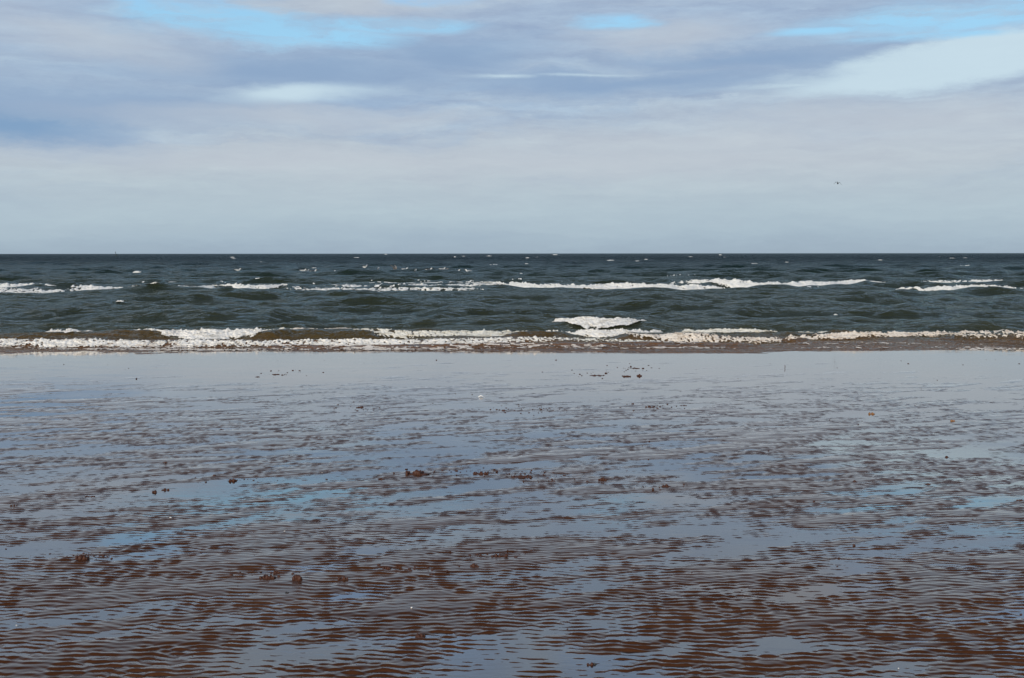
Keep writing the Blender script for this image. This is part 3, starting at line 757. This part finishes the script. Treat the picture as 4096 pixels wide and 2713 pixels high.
# ------------------------------------------------------------------ lofted bodies
def loft(path, n=12, close=True):
    """path: list of (x, y, z, half width, half height) -> verts, quad faces (fan ends collapsed)"""
    V, F = [], []
    P_ = [Vector(p[:3]) for p in path]
    for i, p in enumerate(path):
        t = (P_[min(i + 1, len(path) - 1)] - P_[max(i - 1, 0)]).normalized()
        side_ = Vector((0, 1, 0)) if abs(t.y) < 0.8 else Vector((1, 0, 0))
        side_ = (side_ - t * side_.dot(t)).normalized()
        up = t.cross(side_) if abs(P_[0].x - P_[-1].x) < 1e9 else side_
        for k in range(n):
            a = 2 * math.pi * k / n
            V.append(P_[i] + side_ * (math.cos(a) * p[3]) + up * (math.sin(a) * p[4]))
    for i in range(len(path) - 1):
        for k in range(n):
            F.append((i * n + k, i * n + (k + 1) % n, (i + 1) * n + (k + 1) % n, (i + 1) * n + k))
    for i, s_ in ((0, 1), (len(path) - 1, -1)):
        c = len(V); V.append(P_[i].copy())
        for k in range(0, n, 2):
            q = (i * n + k, i * n + (k + 1) % n, i * n + (k + 2) % n, c)
            F.append(q if s_ < 0 else q[::-1])
    return [tuple(v) for v in V], F
def part(name, path, mat, parent, n=12):
    V, F = loft(path, n)
    return raw_mesh(name, V, F, mat, parent)
M_GW = simple_mat('white_feathers', (0.80, 0.79, 0.76), 0.7, 0.08)
M_GG = simple_mat('grey_feathers', (0.30, 0.32, 0.34), 0.7, 0.1)
M_GB = simple_mat('brown_feathers', (0.20, 0.17, 0.145), 0.7, 0.3)
M_GD = simple_mat('dark_feathers', (0.035, 0.032, 0.03), 0.7, 0.2)
M_BEAK = simple_mat('yellow_beak', (0.6, 0.36, 0.06), 0.4, 0.1)
def gull_body(root, mat):
    part('body', [(-0.30, 0, 0.115, 0.028, 0.005), (-0.22, 0, 0.10, 0.035, 0.018), (-0.12, 0, 0.075, 0.068, 0.055), (0.0, 0, 0.055, 0.088, 0.078),
                  (0.10, 0, 0.075, 0.072, 0.072), (0.155, 0, 0.115, 0.048, 0.05), (0.175, 0, 0.155, 0.036, 0.038), (0.195, 0, 0.19, 0.037, 0.040),
                  (0.225, 0, 0.198, 0.030, 0.030), (0.25, 0, 0.195, 0.012, 0.013)], mat, root)
    part('beak', [(0.245, 0, 0.193, 0.010, 0.011), (0.275, 0, 0.188, 0.007, 0.009), (0.298, 0, 0.178, 0.002, 0.003)], M_BEAK, root, 8)
def floating_gull(name, body, wing):
    root = empty(name, (0, 0, 0))
    gull_body(root, body)
    for s_ in (-1, 1):
        part('wing', [(0.09, s_ * 0.055, 0.115, 0.022, 0.030), (0.02, s_ * 0.078, 0.118, 0.020, 0.042), (-0.10, s_ * 0.066, 0.118, 0.018, 0.038),
                      (-0.22, s_ * 0.036, 0.125, 0.014, 0.020), (-0.34, s_ * 0.012, 0.135, 0.006, 0.006)], wing, root, 10)
    return root
def flying_gull(name, body, wing, mid, tip):
    """mid and tip: (out, up, back) of wrist and wing tip"""
    root = empty(name, (0, 0, 0))
    gull_body(root, body)
    for s_ in (-1, 1):
        V, F = [], []
        pts = [(0.04, 0.0, 0.09, 0.085, 0.016), (0.20, mid[1] * 0.6, 0.085, 0.085, 0.014), (mid[0], mid[1], 0.07, 0.075, 0.012),
               ((mid[0] + tip[0]) / 2, (mid[1] + tip[1]) / 2, -0.01 - tip[2] / 3, 0.052, 0.008), (tip[0], tip[1], -0.06 - tip[2], 0.010, 0.004)]
        n = 10
        for (o_, u_, f_, ch, th) in pts:
            for k in range(n):
                a = 2 * math.pi * k / n
                V.append((f_ + math.cos(a) * ch, s_ * o_, 0.10 + u_ + math.sin(a) * th))
        for i in range(len(pts) - 1):
            for k in range(n):
                q = (i * n + k, i * n + (k + 1) % n, (i + 1) * n + (k + 1) % n, (i + 1) * n + k)
                F.append(q if s_ > 0 else q[::-1])
        raw_mesh('wing', V, F, wing, root)
    return root
def copy_tree(o, parent=None):
    c = o.copy(); COL.objects.link(c); c.parent = parent
    for ch in o.children: copy_tree(ch, c)
    return c
def sea_height_near(x, y, span):
    yy = np.linspace(y - span, y + span, 60); xx = np.full(60, x) * yy / y
    _, sy_, z = sea(xx, yy)
    # the spot seen most nearly where the photo shows the bird: crest side facing the camera
    k = int(np.argmax(z))
    return xx[k], sy_[k], z[k]
GULLS = [(952, 1080, 'W', 0.3), (1213, 1083, 'W', 0.1), (1231, 1083, 's', 1.2), (1254, 1086, 'G', 0.2), (1338, 1087, 's', 1.5), (1398, 1086.5, 'W', 0.0),
         (1471, 1084.5, 's', 1.3), (1514, 1083, 's', 1.45), (1620, 1082, 'W', 0.1), (1662.5, 1092, 's', 1.4), (1696, 1086, 'B', 0.2), (1716, 1090, 'G', 0.1),
         (1770, 1082.5, 'W', 0.2), (1779, 1091, 'B', 0.3), (1828, 1086, 'W', 0.1), (1873, 1085, 'W', 3.0), (2854, 1066, 's', 0.6)]
LBL = ['white gull floating alone, leftmost of the birds on the water', 'white gull with raised head, leftmost of the main row of birds',
       'small pale bird close to the right of the leftmost gull of the row', 'grey winged gull third from the left in the row of birds',
       'small upright gull alone in the gap left of the tall breaking row', 'white gull between the small upright one and the gull lifting its wings',
       'small pale bird floating right below the gull with lifted wings', 'small upright gull on a dark wave, left of the brown flapping one',
       'large white gull right of the brown flapping one', 'tiny pale bird lowest in the middle of the row', 'brown gull, left one of the touching pair at middle right of the row',
       'grey winged gull, right one of the touching pair at middle right of the row', 'white gull above and left of a brown speckled one near the right of the row',
       'brown speckled gull lowest near the right end of the row', 'white gull second from the right end of the row', 'white gull with wing streak at the right end of the row',
       'single white bird on the water far right of the row of gulls']
proto = {'W': floating_gull('gull', M_GW, M_GG), 'G': floating_gull('gull', M_GW, M_GD), 'B': floating_gull('gull', M_GB, M_GB)}
proto['s'] = proto['W']
used = set()
for (gx, gy, kd, rz), lb in zip(GULLS, LBL):
    src = proto[kd]
    o = copy_tree(src) if src.name in used else src
    used.add(src.name)
    p0 = at_z(gx, gy, 0.10)
    _, _, z = sea_height_near(p0[0], p0[1], 1.0)
    o.location = (p0[0], p0[1], max(0.06, min(z, 0.35)) - 0.03)
    s_ = 0.92 if kd == 's' else 1.15
    o.scale = (s_, s_, s_)
    o.rotation_euler = (0, 0, rz)
    tag(o, lb, 'gull', 'gulls resting on the sea')
g = flying_gull('gull', M_GW, M_GG, (0.34, 0.20), (0.62, 0.26, 0.12))
p0 = at_z(1459, 1078, 0.12); g.location = (p0[0], p0[1], 0.30); g.rotation_euler = (0, 0, -0.5)
tag(g, 'white gull lifting off the water with raised wings, centre of the row', 'gull', 'gulls resting on the sea')
g = flying_gull('gull', M_GB, M_GB, (0.30, 0.26), (0.52, 0.46, 0.15))
p0 = at_z(1577, 1085, 0.12); g.location = (p0[0], p0[1], 0.16); g.rotation_euler = (0, 0, -0.3)
tag(g, 'brown gull flapping with one wing up, settling on the water', 'gull', 'gulls resting on the sea')
g = flying_gull('gull', M_GD, M_GD, (0.30, 0.07), (0.62, -0.15, 0.06))
p0 = at_y(3351, 736, 285); g.location = (p0[0], p0[1], p0[2] - 0.1); g.rotation_euler = (0.14, math.radians(-14), math.pi / 2 + 0.1); g.scale = (1.6, 1.75, 2.6)
tag(g, 'dark gull with arched wings flying alone in the sky above the sea', 'gull')

# ------------------------------------------------------------------ marker buoy on the horizon
M_BUOY = simple_mat('dark_green_paint', (0.03, 0.045, 0.045), 0.5, 0.2, 2)
p0 = at_z(466, 1023.5, 0.0)
bu = empty('buoy', (p0[0], p0[1], 0.0)); bu.rotation_euler = (0, math.radians(-13), 0)
bu.scale = (0.78, 0.78, 0.78)
tag(bu, 'dark leaning marker buoy standing on the far sea at the horizon', 'buoy')
part('float', [(0, 0, -0.6, 0.6, 0.6), (0, 0, -0.1, 1.0, 1.0), (0, 0, 0.45, 1.1, 1.1), (0, 0, 0.75, 0.7, 0.7)], M_BUOY, bu, 16)
part('tower', [(0, 0, 0.7, 0.62, 0.62), (0, 0, 1.8, 0.42, 0.42), (0, 0, 2.8, 0.25, 0.25)], M_BUOY, bu, 8)
part('topmark', [(0, 0, 2.7, 0.10, 0.10), (0, 0, 3.4, 0.30, 0.30), (0, 0, 4.1, 0.26, 0.26), (0, 0, 4.5, 0.05, 0.05)], M_BUOY, bu, 10)

# ------------------------------------------------------------------ things lying on the sand
M_CLUMP = simple_mat('dark_red_brown_weed', (0.062, 0.022, 0.011), 0.6, 0.5, 60, 0.3)
M_BLACK = simple_mat('black_weed', (0.018, 0.016, 0.014), 0.5, 0.4, 60)
M_ORANGE = simple_mat('orange_weed', (0.22, 0.10, 0.03), 0.55, 0.4, 60)
M_SHELL = simple_mat('pale_shell', (0.74, 0.70, 0.64), 0.45, 0.12, 40)
def ico(sub=1):
    import bmesh
    bm = bmesh.new(); bmesh.ops.create_icosphere(bm, subdivisions=sub, radius=1.0)
    V = np.array([v.co[:] for v in bm.verts]); F = np.array([[v.index for v in f.verts] for f in bm.faces])
    bm.free()
    return V, F
ICO1, ICO2 = ico(2), ico(3)
def lump(rr, centre, rad, base=ICO1, rough=0.45):
    V, F = base
    s_ = rr.uniform(0, 100)
    n = fbm(V[:, 0] * 1.6 + s_, V[:, 1] * 1.6 + V[:, 2] * 1.3 + s_, 5, 3, 0.6) + 0.5 * perlin(V[:, 2] * 3 + s_, V[:, 0] * 3 - V[:, 1] * 3, 9)
    return V * (1 + rough * n)[:, None] * np.array(rad) + np.array(centre), F
def merge(parts):
    V, F, o = [], [], 0
    for v, f in parts:
        V.append(v); F.append(f + o); o += len(v)
    return np.concatenate(V), np.concatenate(F)
def ground_z(x, y):
    return float(film_z(y)) + max(0.0, float(sand_rel(np.array([x]), np.array([y]))[0]))
def clump(px, py, wpx, hpx, mat, label, cat='clump', group='dark clumps scattered on the wet sand', name='weed_clump', seed=0):
    rr = np.random.default_rng(int(px * 7 + py))
    x, y, z = at_z(px, py + hpx * 0.3, float(film_z(at_z(px, py, 0.1)[1])))
    for _ in range(2):
        x, y, z = at_z(px, py + hpx * 0.3, ground_z(x, y))
    W = wpx / FPX * y; Hh = max(hpx / FPX * y * 0.75, 0.006)
    k = int(np.clip(wpx / 4, 2, 16))
    ps = []
    for i in range(k):
        u = (rr.random() - 0.5) * 0.95
        rad = Hh * (0.45 + 0.55 * rr.random()) * (1.1 - 0.9 * abs(u))
        rx = max(W / k * (0.8 + rr.random() * 0.8), rad * 0.9)
        ps.append(lump(rr, (u * W, (rr.random() - 0.5) * W * 0.35, rad * 0.45), (rx * 0.75, rx * 0.7, rad)))
    ps.append(lump(rr, (0, 0, Hh * 0.08), (W * 0.50, W * 0.24, Hh * 0.26), ICO2, 0.3))
    V, F = merge(ps)
    o = raw_mesh(name, V, F, mat)
    o.location = (x, y, z - 0.001)
    return tag(o, label, cat, group)
CL = [
 (928, 1920, 36, 13, 'peaked dark brown clump left of centre at the edge of a blue pool'), (619, 1966, 18, 12, 'small upright dark clump, left one of a close pair on the left sand'),
 (661, 1957, 30, 10, 'flat dark clump, right one of a close pair on the left sand'), (660, 1848, 18, 6, 'dark oval clump alone on the greyish sand at left'),
 (358, 1984, 36, 6, 'flat row of dark bits left of the close pair of clumps'), (53, 2021, 28, 8, 'dark clump by the left edge of the photo halfway down the sand'),
 (884, 1717, 20, 4, 'thin dark clump at the end of a pale streak on the left sand'), (1103, 1497, 30, 4, 'thin scatter of dark bits nearest the water at left'),
 (1032, 1507, 16, 3, 'tiny dark bit left below the thin scatter near the water'), (1441, 1628, 22, 6, 'dark oval clump left of centre on the far wet sand'),
 (2019, 1641, 24, 6, 'dark clump right below the white feather'), (2599, 1628, 42, 7, 'long dark clump with a trail of crumbs, far sand right of centre'),
 (2735, 1623, 22, 3, 'thin dark bit right of the long clump on the far sand'), (2506, 1505, 34, 7, 'dark clump nearest the water, left one of two'),
 (2558, 1503, 20, 8, 'dark knob nearest the water, right one of two'), (2388, 1502, 60, 4, 'flat scatter of dark bits left of the two clumps nearest the water'),
 (2538, 1474, 40, 3, 'thin line of dark bits just below the waterline right of centre'), (1669, 1891, 95, 20, 'largest heap of dark brown lumps left of the centre of the sand'),
 (1527, 1914, 28, 9, 'low dark clump left below the largest heap'), (1923, 1893, 62, 11, 'broad dark clump right of the largest heap with a trail of crumbs'),
 (2083, 1906, 92, 8, 'long low strip of dark lumps at the centre of the sand'), (2207, 1924, 30, 6, 'small dark clump right below the long low strip'),
 (2411, 1917, 38, 12, 'compact peaked dark clump right of centre'), (2664, 1944, 36, 11, 'brown clump ending a diagonal trail of crumbs right of centre'),
 (2612, 1957, 10, 8, 'round black crumb in the diagonal trail right of centre'), (3788, 1829, 18, 7, 'dark clump at the right on the grey sand'),
 (3418, 1927, 20, 7, 'flat dark clump beside a pool at right'), (3713, 1938, 15, 8, 'small dark knob on the shore of the bright right pool'),
 (4080, 2002, 26, 8, 'dark clump by the right edge of the photo'), (328, 2230, 60, 18, 'rough red brown heap on the left sand bank'),
 (1070, 2307, 64, 16, 'cluster of dark crumbs left of the round lump in the lower left'), (1100, 2288, 34, 10, 'dark crumbs behind the cluster in the lower left'),
 (1020, 2282, 26, 8, 'dark crumbs at the left end of the cluster in the lower left'), (1188, 2313, 42, 24, 'tall round dark brown lump in the lower left'),
 (1372, 2314, 42, 13, 'low dark lump right of the tall round one in the lower left'), (1547, 2272, 36, 11, 'brown lump at the left end of a spaced row near the centre'),
 (1638, 2282, 20, 8, 'second brown lump of the spaced row near the centre'), (1724, 2295, 10, 9, 'round black crumb below the spaced row near the centre'),
 (1792, 2282, 14, 9, 'round dark crumb at the right end of the spaced row near the centre'), (1897, 2263, 36, 13, 'brown lump on the water edge below the grey mound at the centre'),
 (1984, 2223, 40, 12, 'dark lump on top of the grey mound at the centre'), (2023, 2223, 22, 9, 'smaller dark lump at the right end of the grey mound'),
 (2358, 2656, 20, 18, 'knobbly dark lump at the bottom right of centre'), (1678, 2543, 40, 16, 'rounded brown lump low down left of the centre'),
 (3415, 2183, 12, 9, 'round dark crumb in the grey pool at right'), (3888, 2239, 22, 7, 'dark oval pebble in the grey pool near the right edge')]
for (a, b_, c, d, lb) in CL:
    clump(a, b_, c, d, M_CLUMP, lb)
clump(2380, 2656, 22, 9, M_BLACK, 'flat black scrap touching the knobbly lump at the bottom')
clump(624, 2158, 14, 4, M_BLACK, 'thin black scrap in the blue pool at the lower left')
clump(1147, 2369, 13, 5, M_BLACK, 'small black green scrap below the tall round lump')
clump(3487, 1655, 26, 10, M_ORANGE, 'orange brown tuft of seaweed on the far sand at right', 'seaweed', None, 'seaweed_tuft')
clump(3809, 1684, 10, 7, M_ORANGE, 'tiny orange tuft of seaweed right of the bigger orange one', 'seaweed', None, 'seaweed_tuft')
# pale shells
for (a, b_, wp, lb) in [(682, 2071, 12, 'white shell at the top of the blue pool at left'), (1138, 2125, 8, 'small pale shell right of the white one in the blue pool'),
                        (277, 2357, 5, 'tiny white shell on the lower left bank'), (1288, 1890, 5, 'tiny white shell left of the largest heap of lumps'),
                        (1646, 2431, 11, 'bright white shell lying below the grey mound near the centre'), (3593, 2675, 7, 'tiny pale shell low down at the right'),
                        (4013, 2080, 5, 'tiny orange shell bit near the right edge'), (65, 2500, 6, 'tiny pale shell in the pool at the lower left')]:
    rr = np.random.default_rng(a)
    x, y, z = at_z(a, b_, float(film_z(8.0)))
    for _ in range(3): x, y, z = at_z(a, b_, ground_z(x, y) + 0.002)
    W = wp / FPX * y / 2
    V, F = ICO2
    ang = np.arctan2(V[:, 1], V[:, 0])
    ribs = 1 + 0.06 * np.cos(ang * 14)
    dome = np.where(V[:, 2] > 0, V[:, 2] * 0.55, V[:, 2] * 0.12)
    Vs = np.stack([V[:, 0] * W * ribs, V[:, 1] * W * 0.8 * ribs, dome * W * 1.1], 1)
    o = raw_mesh('shell', Vs, F, M_ORANGE if 'orange' in lb else M_SHELL)
    o.location = (x, y, z); o.rotation_euler = (0.2, 0.1, rr.uniform(0, 6))
    tag(o, lb, 'shell', 'pale shells on the wet sand')
# white feather, curled up off the sand
x, y, z = at_z(1926, 1597, 0.07)
s_ = y / FPX
fe = empty('feather', (x, y, float(film_z(y)) + 0.001))
tag(fe, 'small white curled feather lying on the far wet sand', 'feather')
part('vane', [(-14 * s_, 0, 0.5 * s_, 0.003, 0.002), (-9 * s_, 0.004, 3.5 * s_, 0.012, 0.007), (-3 * s_, 0.006, 6 * s_, 0.016, 0.008), (3 * s_, 0.004, 4.5 * s_, 0.012, 0.006), (8 * s_, 0, 2.0 * s_, 0.006, 0.003)], M_GW, fe, 10)
part('quill', [(7 * s_, 0, 2.4 * s_, 0.002, 0.002), (11 * s_, 0, 0.9 * s_, 0.0015, 0.0015), (15 * s_, 0, 0.6 * s_, 0.001, 0.001)], M_GW, fe, 6)
# thin stick standing in the wet sand
x, y, z = at_z(3139, 1478, 0.03)
st = part('stick', [(0, 0, -0.02, 0.004, 0.004), (0.004, 0, 0.025, 0.0045, 0.0045), (-0.002, 0, 0.05, 0.004, 0.004)], M_CLUMP, None, 8)
st.location = (x, y, float(film_z(y)))
tag(st, 'tiny dark stick standing upright in the far wet sand at right', 'stick')
# loose crumbs: uncountable
rr = np.random.default_rng(99)
ps = []
V0, F0 = ico(1)
trail = [(928, 1920), (1669, 1891), (1923, 1893), (2083, 1906), (2599, 1628), (2400, 1500), (2538, 1474), (1103, 1497), (2640, 1950), (1070, 2307), (328, 2229), (2250, 1925), (1450, 1640), (2050, 1640), (2150, 1640), (1640, 2280), (1984, 2223)]
for i in range(650):
    if i < 420:
        c = trail[rr.integers(len(trail))]
        px = c[0] + rr.normal(0, 75); py = c[1] + rr.normal(0, 9)
    else:
        px = rr.uniform(-300, 4400); py = 1440 + 1250 * rr.random() ** 1.9
    x, y, z = at_z(px, py, 0.05)
    x, y, z = at_z(px, py, float(film_z(y)))
    sz = np.exp(rr.normal(math.log(0.0032 if i < 420 else 0.0024), 0.45)) * (y / 8) ** 0.55
    gz = ground_z(x, y)
    ps.append((V0 * np.array([sz * rr.uniform(1, 2.2), sz * rr.uniform(0.8, 1.6), sz * 0.8]) * (1 + 0.25 * rr.standard_normal((len(V0), 1))) + np.array([x, y, gz + sz * 0.3]), F0))
V, F = merge(ps)
o = raw_mesh('debris', V, F, M_CLUMP)
tag(o, 'fine dark crumbs strewn over the wet sand', kind='stuff')
print('done')
